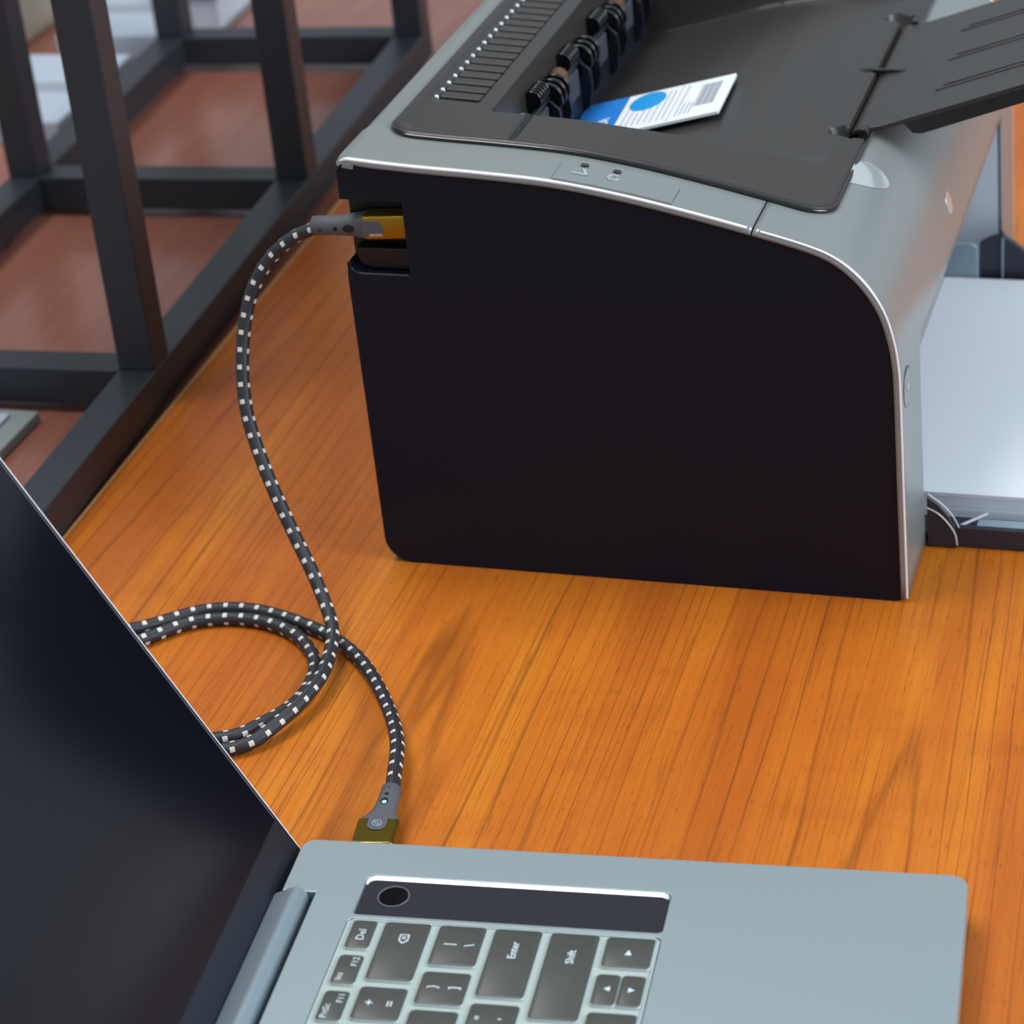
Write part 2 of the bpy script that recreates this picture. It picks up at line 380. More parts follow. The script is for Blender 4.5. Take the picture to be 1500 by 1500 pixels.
# silver shell: profile swept along the width, rounded at both ends
YL = []
R0 = 3.0
for k in range(6):
    a = math.radians(90 * k / 5); YL.append((R0 * (1 - math.cos(a)), R0 * (1 - math.sin(a))))
YL += [(y, 0) for y in (8, 20, 33, 34.5, 36, 37.5, 39, 44)] + [(45.5, 0)]
far_side = [(W - y, o) for y, o in reversed(YL)]
YL = YL + [(60, 0), (120, 0), (180, 0), (240, 0), (290, 0)] + far_side
def shell(name, xa, xb, m):
    D = [Vector((p[0], p[2])) for p in dense]
    S = []
    for i, p in enumerate(D):
        t = (D[min(i + 1, len(D) - 1)] - D[max(i - 1, 0)]).normalized(); S.append((p, Vector((t.y, -t.x))))
    def at_x(x):
        for i in range(len(S) - 1):
            if S[i][0].x <= x <= S[i + 1][0].x:
                f = (x - S[i][0].x) / max(1e-9, S[i + 1][0].x - S[i][0].x); return (S[i][0].lerp(S[i + 1][0], f), S[i][1].lerp(S[i + 1][1], f).normalized())
    rows = [s for s in S if xa < s[0].x < xb]
    if xa > 0: rows.insert(0, at_x(xa))
    if xb < 231.6: rows.append(at_x(xb))
    extra = [at_x(x) for x in (30.0, 195.5) if xa < x < xb]
    rows = sorted(rows + extra, key=lambda s: (s[0].x))
    # row exactly at the mouth height
    V = []; F = []; ny = len(YL)
    for (p, nrm) in rows:
        for (y, o) in YL:
            dr = 0.9 * ss(33, 39, min(y, W - y)) * ss(20, 14, p.x)
            e = min(y, W - y); of = (6 - math.sqrt(max(0, 36 - (6 - e) ** 2))) * ss(16, 0, p.x) if e < 6 else 0
            V.append((p.x + nrm.x * o + of, y, p.y + nrm.y * o - dr))
    for i in range(len(rows) - 1):
        mx = (rows[i][0].x + rows[i + 1][0].x) / 2; mz = (rows[i][0].y + rows[i + 1][0].y) / 2
        for k in range(ny - 1):
            my = (YL[k][0] + YL[k + 1][0]) / 2; mid = 45.5 < my < W - 45.5
            if mid and 30 < mx < 195.5: continue
            if mid and mz < 97 and mx > 220: continue
            F.append((i * ny + k, (i + 1) * ny + k, (i + 1) * ny + k + 1, i * ny + k + 1))
    o = obj(name, V, F, m, pr, smooth=50, fix=False)
    o.data.flip_normals() if o.data.polygons[0].normal.z < 0 and xa == 0 else None
    # make outward normals
    bm = bmesh.new(); bm.from_mesh(o.data); bmesh.ops.remove_doubles(bm, verts=bm.verts, dist=1e-7)
    c = sum((f.normal.z * 1 + f.normal.x * .5) * f.calc_area() for f in bm.faces)
    if c < 0: bmesh.ops.reverse_faces(bm, faces=bm.faces)
    bm.to_mesh(o.data); bm.free()
    for p in o.data.polygons: p.use_smooth = True
    s = o.modifiers.new('solid', 'SOLIDIFY'); s.thickness = 2.0 * MM; s.offset = -1
    return o
shell('top_cover', 0, 172.7, 'silver_paint')
shell('front_cover', 173.3, 231.7, 'silver_paint')
def along(xa, xb, y, lift):
    D = [Vector((p[0], p[2])) for p in dense]; out = []
    for i, p in enumerate(D):
        if xa <= p.x <= xb:
            t = (D[min(i + 1, len(D) - 1)] - D[max(i - 1, 0)]).normalized(); out.append((p.x - t.y * lift, y, p.y + t.x * lift))
    return out
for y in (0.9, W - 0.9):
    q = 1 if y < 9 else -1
    tube('edge_highlight', [(1.6, y + 5.0 * q, 186.6), (2.6, y + 2.6 * q, 187.6), (4.2, y + 0.8 * q, 188.6)] + along(6.0, 172.3, y, -0.8), 0.75, 'edge_bright', pr, 10)  # near-white tube: the cover edge's highlight line put into the colour
    tube('edge_highlight', along(173.5, 231.7, y, -0.7), 0.55, 'edge_bright', pr, 10)
# inner cheeks of the tray mouth
prism('mouth_cheek', [(192.5, 2), (229.6, 2), (228.0, 96.5), (192.5, 96.5)], 43.4, 45.4, 'y', 'cheek', pr)
prism('mouth_cheek', [(192.5, 2), (229.6, 2), (228.0, 96.5), (192.5, 96.5)], W - 45.4, W - 43.4, 'y', 'cheek', pr)
box('mouth_roof', 192.5, 226.5, 45.6, W - 45.6, 97.5, 99.5, 'black_dark', pr)

# black lid + output tray as one moulded surface
LX0, LX1, LY0, LY1, LR = 13.2, 198.2, 28.0, W - 28.0, 13.0
fx = [50, 70, 90, 110, 127, 145, 165, 185, 200]; fz = [142, 146, 151, 156.4, 160.2, 163.0, 163.8, 162.6, 160]
def ss(a, b, x):
    t = min(1, max(0, (x - a) / (b - a))); return t * t * (3 - 2 * t)
FY0, FY1 = 117.0, 252.0                   # flap hinge span
def lid_h(x, y):
    cx, cy = (LX0 + LX1) / 2, (LY0 + LY1) / 2
    qx, qy = abs(x - cx) - (LX1 - LX0) / 2 + LR, abs(y - cy) - (LY1 - LY0) / 2 + LR
    d = math.hypot(max(qx, 0), max(qy, 0)) + min(max(qx, qy), 0) - LR
    z = zt(x); h = z + 2.2
    if d > 0: return z - 2.5
    if d > -2.4: h -= 2.4 - math.sqrt(max(0, 2.4 ** 2 - (d + 2.4) ** 2))
    h -= 1.1 * ss(-4.4, -6.2, d)                                   # sunk field inside the raised rim
    # output tray
    y0 = 61 + 11 * ss(90, 190, x); y1 = W - 61
    if 49.5 < x:
        by = ss(y0, y0 + 5 + 9 * ss(110, 190, x), y) * ss(y1, y1 - 5 - 4 * ss(110, 190, x), y)
        bx = ss(49.8, 51.6, x)
        fl_ = float(np.interp(x, fx, fz)); k = min(1.0, max(0.0, (194 - x) / 12))
        hh = min(fl_, h)
        if x > 186: hh = h
        h = h + (hh - h) * by * bx
    # seam grooves either side of the exit bay
    if 64.8 < x < 67.6 and (y < 61 or y > W - 61) and d < -2: h -= 1.05
    # vent field is open: slats are separate
    if 22.6 < x < 41.2 and 70.4 < y < 281.5: h -= 4.0
    # hinge line of the flap
    if FY0 - 1 < y < FY1 + 1:
        if x > 189.2: h -= 6 * ss(189.2, 190.4, x)
    for yc, s in ((FY0 - 2, 1), (FY1 + 2, -1)):
        e = ((x - 190.5) / 9.0) ** 2 + ((y - yc + 2.5 * s) / 5.5) ** 2
        if e < 1: h -= 8.5 * (1 - e) ** 0.5
    e = ((x - 186.5) / 4.5) ** 2 + ((y - 186) / 2.0) ** 2
    if e < 1: h -= 2.0
    return h
def axis_pts(a, b, step, dense_spans, fine):
    p = []; v = a
    while v < b:
        p.append(v); v += fine if any(s <= v < e for s, e in dense_spans) else step
    p.append(b); return p
gx = axis_pts(LX0 - 0.6, LX1 + 0.6, 1.3, [(12, 18), (22, 24), (40, 42), (49, 53), (64, 68), (186, 200)], 0.5)
gy = axis_pts(LY0 - 0.6, LY1 + 0.6, 1.5, [(27, 34), (69.5, 71.5), (60, 66), (280, 292), (110, 120), (250, 258), (184, 188), (315, 322)], 0.55)
V = [(x, y, lid_h(x, y)) for x in gx for y in gy]; ny = len(gy)
F = [(i * ny + k, (i + 1) * ny + k, (i + 1) * ny + k + 1, i * ny + k + 1) for i in range(len(gx) - 1) for k in range(ny - 1)]
obj('output_tray_lid', V, F, 'black_lid', pr, smooth=48, fix=False)
rim = rrect(LX0 + .2, LX1 - .2, LY0 + .2, LY1 - .2, LR, 10); rim.append(rim[0])
rp = []
for (a, b) in zip(rim[:-1], rim[1:]):
    n = max(1, int(math.dist(a, b) / 6))
    for k in range(n): x = a[0] + (b[0] - a[0]) * k / n; y = a[1] + (b[1] - a[1]) * k / n; rp.append((x, y, zt(x) + 0.55 - 0.7 * ss(33, 39, min(y, W - y)) * ss(20, 14, x)))
rp.append(rp[0])
tube('lid_rim', rp, 1.15, 'black_gloss', pr, 10, False)
# vent slats: bars between the narrow slots
pitch = 8.43
me0 = None
for k in range(25):
    y = 70.6 + k * pitch
    yc = y + pitch / 2
    if me0 is None:
        a, b = 22.9, 40.9
        sl = [(a, -3.2), (b, -3.2), (b, 3.2), (a, 3.2)]
        V = [(x, yy, zt(x) + 1.45 + dz) for dz in (-3.6, 0) for x, yy in sl]
        so = obj('vent_slat', V, [(3, 2, 1, 0), (4, 5, 6, 7), (0, 1, 5, 4), (1, 2, 6, 5), (2, 3, 7, 6), (3, 0, 4, 7)], 'black_lid', pr, 0.5)
        me0 = so; so.location = (0, yc * MM, 0)
    else:
        c = me0.copy(); COL.objects.link(c); c.parent = pr; c.location = (0, yc * MM, 0)
# silver beads stand in for the white highlight at each slot's end
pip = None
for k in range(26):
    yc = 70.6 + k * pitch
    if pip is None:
        bm = bmesh.new(); bmesh.ops.create_uvsphere(bm, u_segments=8, v_segments=6, radius=1.15 * MM); me = bpy.data.meshes.new('slot_glint'); bm.to_mesh(me); bm.free()
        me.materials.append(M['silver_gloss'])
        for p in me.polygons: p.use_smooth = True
        pip = bpy.data.objects.new('slot_glint', me); link(pip, pr)
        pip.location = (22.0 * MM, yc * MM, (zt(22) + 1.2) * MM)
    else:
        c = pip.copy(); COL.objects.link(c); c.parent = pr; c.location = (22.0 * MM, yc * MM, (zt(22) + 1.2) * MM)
# exit roller bay
cyl('exit_shaft', (55.0, 63, 171), (55.0, W - 63, 171), 1.6, 'black_part', pr)
def roller(y, wd, r=6.2, m='black_gloss', x=55.0, z=171.0):
    cyl('exit_roller', (x, y, z), (x, y + wd, z), r, m, pr, 22, 0.7)
for y0 in (72, 120, 170, 218, 264):
    for j in range(5): roller(y0 + j * 3.0, 2.0, 7.2 - (j % 2) * 1.2)
for y0 in (137, 236): roller(y0, 7, 4.4, 'brown_rubber', 54, 173)
for y0 in (104, 152, 202):
    for j in range(5): roller(y0 + j * 3.0, 1.6, 4.6, 'black_gloss', 53, 176)
sill = box('bay_sill', 51.9, 57.0, 63, W - 63, 143, 163, 'black_part', pr, 0.8)
for y0 in (68, 116, 166, 214, 260):
    prism('roller_bracket', [(57.1, 172), (61.5, 168), (62.5, 160), (60.5, 150), (57.1, 147)], y0, y0 + 1.8, 'y', 'black_part', pr, 0.5)
    prism('roller_bracket', [(57.1, 170), (60.5, 166), (61.5, 160), (59.5, 153), (57.1, 150)], y0 + 19, y0 + 20.8, 'y', 'black_part', pr, 0.5)
for y0 in (93, 141, 190, 238):
    rk = box('ribbed_guide', 52.5, 57.0, y0 - 1, y0 + 19, 163.2, 171, 'black_part', pr, 0.4)
    for j in range(9): box('rib', 57.05, 58.1, y0 + j * 2.1, y0 + j * 2.1 + 0.9, 159, 171, 'rib_grey', rk)

# flap (output extension) hinged on the front edge of the lid
slope = math.tan(math.radians(18.5))
fp = [(190.2, 159.6), (191.0, 160.6), (194.5, 161.8), (198.5, 162.3), (203, 163.2)]
def fz_at(x): return 163.2 + (x - 203) * slope
fp += [(x, fz_at(x)) for x in (215, 240, 270, 300, 322)]
flap_poly = fp + [(x, z - 2.4) for x, z in reversed(fp)]
flap = prism('tray_flap', flap_poly, FY0 + 1, FY1 - 1, 'y', 'black_lid', pr, 0.7)
prism('flap_web', [(212, fz_at(212) - 2.3), (216, fz_at(216) - 8), (220, fz_at(220) - 9.5), (320, fz_at(320) - 8), (320, fz_at(320) - 2.3)], FY0 + 2, FY0 + 4, 'y', 'black_rim', flap, 0.6)
prism('flap_web', [(212, fz_at(212) - 2.3), (216, fz_at(216) - 8), (220, fz_at(220) - 9.5), (320, fz_at(320) - 8), (320, fz_at(320) - 2.3)], FY1 - 4, FY1 - 2, 'y', 'black_rim', flap, 0.6)
for yc, x0 in ((146, 222), (184, 222), (222, 222)):
    for dy in (-2.2, 2.2):
        xx = [x0 + (3 if dy > 0 else 0), 315]
        tube('flap_rib', [(xx[0], yc + dy, fz_at(xx[0]) + 0.05), (xx[1], yc + dy, fz_at(xx[1]) + 0.05)], 0.55, 'black_rim', flap, 8)
box('flap_latch', 186.5, 203, 185, 187.2, 160.2, 163.5, 'black_rim', flap, 0.6)
for y in (FY0 - 1.5, FY1 + 1.5):
    cyl('hinge_pin', (196.3, y - 3.2, 161.2), (196.3, y + 3.2, 161.2), 2.3, 'black_rim', pr, 16, 0.5)

# thumb notch: glossy silver dome puts in the scoop's highlight, by the lid's front corner
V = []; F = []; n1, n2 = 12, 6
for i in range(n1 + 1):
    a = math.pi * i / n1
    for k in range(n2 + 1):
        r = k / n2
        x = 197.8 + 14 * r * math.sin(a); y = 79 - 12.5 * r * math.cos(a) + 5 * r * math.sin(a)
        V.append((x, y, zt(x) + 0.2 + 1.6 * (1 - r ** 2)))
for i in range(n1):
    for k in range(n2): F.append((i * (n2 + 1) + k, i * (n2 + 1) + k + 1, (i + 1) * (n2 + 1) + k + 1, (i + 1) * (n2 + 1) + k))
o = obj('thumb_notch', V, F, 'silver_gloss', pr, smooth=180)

# control panel plate on the near rim of the top cover
def drape(name, poly, lift, m, parent, thick=0.5):
    """a flat-outlined plate lying on the curved top"""
    n = len(poly); V = [(x, y, zt(x) + lift) for x, y in poly] + [(x, y, zt(x) + lift - thick) for x, y in poly]
    bm = bmesh.new()
    F = [tuple(range(n)), tuple(range(n, 2 * n))[::-1]] + [(i, n + i, n + (i + 1) % n, (i + 1) % n) for i in range(n)]
    return obj(name, V, F, m, parent)
def strip(name, x0, x1, y0, y1, lift, thick, m, parent, nseg=14, rx=0):
    V = []; F = []
    for i in range(nseg + 1):
        x = x0 + (x1 - x0) * i / nseg
        e = min(x - x0, x1 - x); yy = y1
        if rx and e < rx: yy = y1 - rx + math.sqrt(max(0, rx * rx - (rx - e) ** 2))
        z = zt(x) + lift
        V += [(x, y0, z - thick), (x, yy, z - thick), (x, yy, z), (x, y0, z)]
    for i in range(nseg):
        for k in range(4): F.append((4 * i + k, 4 * i + (k + 1) % 4, 4 * i + 4 + (k + 1) % 4, 4 * i + 4 + k))
    F += [(0, 1, 2, 3), (4 * nseg + 3, 4 * nseg + 2, 4 * nseg + 1, 4 * nseg)]
    return obj(name, V, F, m, parent, 0.25)
strip('seam', 64.9, 67.5, 30.5, 60.5, 0.9, 0.4, 'hole', pr, 3)
strip('seam', 64.9, 67.5, W - 60.5, W - 30.5, 0.9, 0.4, 'hole', pr, 3)
cp = strip('control_panel', 92.5, 140.5, 1.9, 22.0, 0.75, 1.4, 'silver_paint', pr, 24, 5)
def top_m(x):           # frame lying on the top surface at x
    s = (zt(x + 1) - zt(x - 1)) / 2; return Matrix.Translation(Vector((x, 0, zt(x) + 0.8)) * MM) @ Matrix.Rotation(-math.atan(s), 4, 'Y')
def flat_part(name, pts, h, mtx, m, parent):
    n = len(pts); V = [(p[0], p[1], 0) for p in pts] + [(p[0], p[1], h) for p in pts]
    F = [tuple(range(n))[::-1], tuple(range(n, 2 * n))] + [(i, (i + 1) % n, n + (i + 1) % n, n + i) for i in range(n)]
    o = obj(name, V, F, m, parent); o.data.transform(mtx); return o
circ = lambda cx, cy, rx, ry, n=20: [(cx + rx * math.cos(2 * math.pi * k / n), cy + ry * math.sin(2 * math.pi * k / n)) for k in range(n)]
for x in (101.8, 115.0):
    flat_part('indicator_lens', circ(0, 17.6, 1.7, 1.5), 0.5, top_m(x), 'black_gloss', cp)
# embossed warning triangle and toner ring
mt = top_m(101.8)
tri = flat_part('warning_icon', [(-3.2, 8.6), (3.2, 8.6), (3.2, 9.6), (1.2, 14.0), (-0.2, 14.0), (1.9, 9.7), (-3.2, 9.7)], 0.35, mt, 'silver_gloss', cp)
rg = []
for k in range(15):
    a = math.radians(60 + 300 * k / 14); rg.append((2.6 * math.cos(a), 11.6 + 2.8 * math.sin(a)))
for k in range(14, -1, -1):
    a = math.radians(60 + 300 * k / 14); rg.append((1.7 * math.cos(a), 11.6 + 1.9 * math.sin(a)))
flat_part('ready_icon', rg, 0.35, top_m(115.0), 'silver_gloss', cp)
# round power button ring and emblem on the front
pb = cyl('power_button', (229.4, 13, 94), (230.45, 13, 94), 8.0, 'silver_paint', pr, 28, 0.3)
torus('button_ring', (230.1, 13, 94), 8.4, 0.3, 'rib_grey', pb, 'x')
cyl('button_mark', (230.3, 13, 94), (230.7, 13, 94), 1.8, 'silver_gloss', pb, 12)
cyl('emblem', (226.9, 139, 119.7), (228.5, 139, 120.15), 5.0, 'silver_gloss', pr, 24, 0.3)

# paper input tray
tr = thing('paper_tray', 'black plastic input tray under the blank paper sheets', 'tray', (232, 48, 0))
def T_(x): return x - 232
box('tray_base', T_(196), T_(420), 2, 250, 0.2, 4.5, 'tray_black', tr, 0.6)
box('tray_rim', T_(232.2), T_(420), 0, 3.0, 0.2, 9.8, 'tray_black', tr, 0.5)
box('tray_rim', T_(232.2), T_(420), 249, 252, 0.2, 9.8, 'tray_black', tr, 0.5)
prism('tray_step', [(4.6, 4.6), (13.5, 4.6), (13.5, 7.0), (6.5, 7.8)], T_(252), T_(420), 'x', 'guide_grey', tr, 0.4)
arm = prism('hinge_arm', [(0.2, 0.6), (13.4, 0.6), (13.0, 6), (11.6, 11), (9, 16), (5, 21), (0.2, 24.6)], -1.6, -0.2, 'y', 'tray_black', tr, 0.4)
tube('arm_edge', catmull([(0.2, -1.7, 19.4), (5, -1.7, 16.8), (9, -1.7, 12.6), (12, -1.7, 7.5), (13, -1.7, 2.0)], 6), 0.38, 'tray_edge', arm, 6)
tube('arm_edge', catmull([(0.4, 0.4, 24.8), (6, 0.4, 20.6), (10.5, 0.4, 15.4), (13, 0.4, 10.6), (14.4, 0.4, 6)], 6), 0.38, 'tray_edge', arm, 6)
tube('tray_strut', [(13.4, 3.6, 8.5), (24, 12, 10.5)], 0.7, 'tray_edge', tr, 8)
prism('side_guide', rrect(T_(198), T_(220.6), 4, 34.5, [4, 1, 1, 1]), 239.0, 241, 'y', 'guide_grey', tr, 0.5)
prism('rear_support', [(T_(221), 4), (T_(221), 33.5), (T_(226), 36.5), (T_(231), 38.3), (T_(232.4), 40), (T_(233.6), 37.4), (T_(238), 34.5), (T_(243), 30.5), (T_(250), 24), (T_(262), 18), (T_(262), 4)], 242.5, 246, 'y', 'tray_black', tr, 0.5)
tube('support_rib', [(T_(232.6), 242.0, 6), (T_(232.6), 242.0, 37)], 0.5, 'guide_grey', tr, 6)

st = thing('paper_stack', 'pale blue-white stack of blank paper in the printer tray', 'paper', (232, 66, 8))
for k in range(6):
    dx, dy = random.uniform(-.25, .25), random.uniform(-.3, .3)
    box('paper_sheets', T_(204) + dx, T_(500) + dx, 0.0 + dy, 220 + dy, -3.4 + k * 1.95, -3.4 + (k + 1) * 1.95 - 0.08, 'paper', st)

# product card lying in the output tray
A = Vector((127.6, 176.5, 162.2)); B = Vector((129.6, 126.5, 163.2)); C_ = Vector((57.5, 172.0, 146.4))
ex = (A - C_).normalized(); ey = (A - B); ey = (ey - ex * ey.dot(ex)).normalized(); ez = ex.cross(ey)
CL = (A - C_).length; CW = (A - B).length
cm = Matrix((ex, ey, ez)).transposed().to_4x4(); cm.translation = C_ - ey * CW
card = thing('product_card', 'small white and blue printed card lying in the printer output tray', 'card', cm.translation)
card.rotation_euler = cm.to_euler()
slab = box('card_body', 0, CL, 0, CW, 0, 1.6, 'card_white', card, 0.3)
zz = 1.63
def dec(name, x0, x1, y0, y1, m): return box(name, x0, x1, y0, y1, zz, zz + 0.06, m, slab)
dec('blue_band', 0.3, 21.5, 0.3, CW - .3, 'card_blue')
flat_part('blue_disc', circ(32.5, CW - 13.5, 8.6, 12.0, 28), 0.1, Matrix.Translation((0, 0, (zz) * MM)), 'card_cyan', slab)
text('card_lettering', 'EA', 7.5, (14.5, CW - 30, zz + 0.1), math.radians(90), 'card_white', slab, bold=0.1)
dec('fold_line', 47.6, 48.1, 0.3, CW - .3, 'card_ink')
for i, (x, y0, y1) in enumerate([(24.5, 6, 34), (27.3, 6, 30), (30.2, 6, 22), (33, 6, 24), (36, 6, 26), (39, 5, 46), (42, 5, 45), (44.6, 5, 44), (50.5, 5, 46), (52.6, 6, 22), (54.6, 6, 22), (56.6, 6, 20)]):
    dec('text_line', x, x + 0.8, y0, min(y1, CW - 3), 'card_ink')
for i in range(10):
    dec('barcode_bar', 58.0 + i * 0.95, 58.0 + i * 0.95 + (0.8 if i % 3 else 0.55), 14, CW - 7, 'card_grey')

# ------------------------------------------------------------------ laptop
lap = thing('laptop', 'open silver laptop with a clear keyboard cover and dark screen', 'laptop', (49.6, -218.5, 0), 0.09)
LD, LW = 235.5, 322.0
Y = lambda v: -v
def pad(points): return [(u, Y(v)) for u, v in points]
r = 7
outl = []
def arc(cx, cy, rr, a0, a1, n=6): return [(cx + rr * math.cos(math.radians(a0 + (a1 - a0) * k / n)), cy + rr * math.sin(math.radians(a0 + (a1 - a0) * k / n))) for k in range(n + 1)]
outl += arc(LD - 6, -6, 6, 0, 90)                       # front, right side of the laptop
outl += arc(5, -5, 5, 90, 180)
outl += [(0, -29.6), (12.3, -29.6), (12.3, -(LW - 29.6)), (0, -(LW - 29.6))]
outl += arc(5, -(LW - 5), 5, 180, 270)
outl += arc(LD - 6, -(LW - 6), 6, 270, 360)
base = prism('base', outl, 5, 18, 'z', 'aluminium', lap)
SP = (28.6, 136.4, 18.6, 39.9)
KB = (27.8, 136.6, 42.2, 279.5)
cut1 = prism('c1', rrect(SP[0], SP[1], -SP[3], -SP[2], [2.2, 3, 1.5, 2]), 16.9, 19, 'z', 'lit_edge')
cut2 = prism('c2', rrect(KB[0], KB[1], -KB[3], -KB[2], 2), 16.9, 19, 'z', 'lit_edge')
cut3 = prism('c3', rrect(SP[0], SP[1], -(LW - SP[2]), -(LW - SP[3]), 2), 16.9, 19, 'z', 'lit_edge')
for c in (cut1, cut2, cut3): c.parent = lap
bpy.context.view_layer.update()
bool_diff(base, [cut1, cut2, cut3])
bv = base.modifiers.new('bevel', 'BEVEL'); bv.width = 0.5 * MM; bv.segments = 2; bv.limit_method = 'ANGLE'; bv.angle_limit = math.radians(50); bv.harden_normals = True
for p in base.data.polygons: p.use_smooth = True
prism('underside', [(3, -3), (LD - 3, -3), (LD - 3, -(LW - 3)), (13, -(LW - 3)), (13, -3)], 2.2, 4.95, 'z', 'gasket', lap, 0.5)
for u in (25, 210):
    for v in (30, 290): box('rubber_foot', u - 6, u + 6, Y(v) - 4, Y(v) + 4, 0, 2.15, 'gasket', lap, 0.4)
def sp_trim(v0, v1, nm):
    g = prism(nm, rrect(SP[0] + .35, SP[1] - .35, -v1 + .35, -v0 - .9, [2, 2.8, 1.4, 1.8]), 16.92, 17.35, 'z', 'grille', lap)
    pts = rrect(SP[0] + .3, SP[1] - .3, -v1 + .3, -v0 - .4, [2.4, 3, 1.6, 2]); pts.append(pts[0])
    return g
g1 = sp_trim(SP[2], SP[3], 'speaker_grille'); sp_trim(LW - SP[3], LW - SP[2], 'speaker_grille')
# near-white strip paints the lit chamfer along the far rim of the grille
V = []; F = []
tp = [(SP[0] + .3, -SP[2] - 4.6), (SP[0] + .5, -SP[2] - 2.6), (SP[0] + 1.4, -SP[2] - 1.0), (SP[0] + 3.2, -SP[2] - .3), (SP[1] - 3, -SP[2] - .3), (SP[1] - 1.0, -SP[2] - 1.0), (SP[1] - .4, -SP[2] - 2.6)]
tq = [(SP[0] + .9, -SP[2] - 4.6), (SP[0] + 1.3, -SP[2] - 3.2), (SP[0] + 2.2, -SP[2] - 2.2), (SP[0] + 3.8, -SP[2] - 1.8), (SP[1] - 3.4, -SP[2] - 1.8), (SP[1] - 1.8, -SP[2] - 2.2), (SP[1] - 1.0, -SP[2] - 3.0)]
for (a, b) in zip(tp, tq): V += [(a[0], a[1], 17.98), (b[0], b[1], 17.45), (b[0], b[1], 17.2), (a[0], a[1], 17.2)]
for i in range(len(tp) - 1):
    for k in range(4): F.append((4 * i + k, 4 * i + (k + 1) % 4, 4 * i + 4 + (k + 1) % 4, 4 * i + 4 + k))
F += [(3, 2, 1, 0), tuple(4 * (len(tp) - 1) + k for k in range(4))]
obj('lit_chamfer', V, F, 'lit_edge', lap)
btn = cyl('power_button', (40.4, -29, 17.36), (40.4, -29, 17.55), 5.0, 'black_gloss', g1, 32)
torus('button_ring', (40.4, -29, 17.5), 5.5, 0.3, 'rib_grey', btn)
# clear keyboard cover between the keys
kc = prism('keyboard_cover', rrect(KB[0] + .25, KB[1] - .25, -KB[3] + .25, -KB[2] - .25, 2), 16.95, 17.6, 'z', 'key_cover', lap, 0.3)
tube('cover_edge', [(KB[0] + .5, -KB[3] + 2, 17.7), (KB[0] + .5, -KB[2] - 2.2, 17.7), (KB[0] + 2.2, -KB[2] - .7, 17.7), (KB[1] - 2, -KB[2] - .7, 17.7), (KB[1] - .6, -KB[2] - 2.2, 17.7), (KB[1] - .6, -KB[3] + 2, 17.7)], 0.45, 'key_side', kc, 8)
KZ = 18.7
keymesh = {}
def key(u0, u1, v0, v1):
    wu, wv = round(u1 - u0, 2), round(v1 - v0, 2)
    if (wu, wv) not in keymesh:
        rings = []
        for ins, z in ((-0.55, 17.55), (-0.5, 17.95), (-0.15, 18.5), (0.25, KZ)):
            rings.append([(x, y, z) for x, y in rrect(-wu / 2 + ins, wu / 2 - ins, -wv / 2 + ins, wv / 2 - ins, 1.6, 3)])
        n = len(rings[0]); V = [p for q in rings for p in q]; F = []
        for i in range(len(rings) - 1):
            for k in range(n): F.append((i * n + k, i * n + (k + 1) % n, (i + 1) * n + (k + 1) % n, (i + 1) * n + k))
        F.append(tuple(range((len(rings) - 1) * n, len(rings) * n)))
        o = obj('key', V, F, ['key_top', 'key_side'], lap, smooth=30, fix=False)
        for p in o.data.polygons: p.material_index = 0 if p.index >= 2 * n else 1
        keymesh[(wu, wv)] = o.data
    else:
        o = bpy.data.objects.new('key', keymesh[(wu, wv)]); link(o, lap)
    o.location = ((u0 + u1) / 2 * MM, -(v0 + v1) / 2 * MM, 0); return o
def leg(k, s, u, v, size, bold=0.0, align='CENTER'):
    """legend on a key; u,v are deck coordinates"""
    lx, ly = u - k.location.x / MM, -v - k.location.y / MM
    return text('legend', s, size, (lx, ly, KZ + 0.03), math.radians(90), 'legend', k, bold=bold, align=align)
def legshape(k, pts, h=0.05):
    n = len(pts); cx, cy = k.location.x / MM, k.location.y / MM
    V = [(u - cx, -v - cy, KZ + 0.01) for u, v in pts] + [(u - cx, -v - cy, KZ + 0.01 + h) for u, v in pts]
    F = [tuple(range(n))[::-1], tuple(range(n, 2 * n))] + [(i, (i + 1) % n, n + (i + 1) % n, n + i) for i in range(n)]
    return obj('legend', V, F, 'legend', k)
# function row
fr = []
v = 43.9
for i in range(13):
    fr.append(key(30.6, 38.9, v, v + 14.4)); v += 18.25
leg(fr[0], 'Del', 34.9, 51.4, 4.0)
leg(fr[1], 'Ins', 32.9, 73.2, 3.2); leg(fr[1], 'F12', 36.6, 65.4, 3.2)
leg(fr[2], 'PrtSc', 32.9, 90.4, 3.2); leg(fr[2], 'F11', 36.6, 83.8, 3.2)
def row(u0, u1, first, rest_v, pitch, wv, n): 
    ks = []
    for a, b in first: ks.append(key(u0, u1, a, b))
    v = rest_v
    for i in range(n):
        if v + wv > 278.8: break
        ks.append(key(u0, u1, v, v + wv)); v += pitch
    if 278.6 - v > 5: ks.append(key(u0, u1, v, 278.6))
    return ks
r1 = row(41.9, 57.9, [(43.8, 73.4)], 77.2, 19.0, 15.8, 12)
r2 = row(61.1, 77.2, [(43.8, 64.0)], 67.7, 19.0, 15.8, 11)
r3 = row(80.4, 96.5, [(43.9, 77.9)], 81.7, 19.0, 15.8, 11)
r4 = row(99.8, 116.2, [(44.1, 87.0)], 90.8, 19.0, 15.8, 11)
r5 = [key(119.0, 135.1, 44.4, 59.4)]
kU = key(118.8, 126.6, 63.3, 78.2); kD = key(127.2, 135.0, 63.3, 78.2)
r5 += [key(119.0, 135.1, 82.0, 97.2), key(119.0, 135.1, 101, 117), key(119.0, 135.1, 120, 136), key(119.0, 135.1, 139.8, 222), key(119.0, 135.1, 225.8, 241.5), key(119.0, 135.1, 245, 260.5), key(119.0, 135.1, 264, 278.6)]
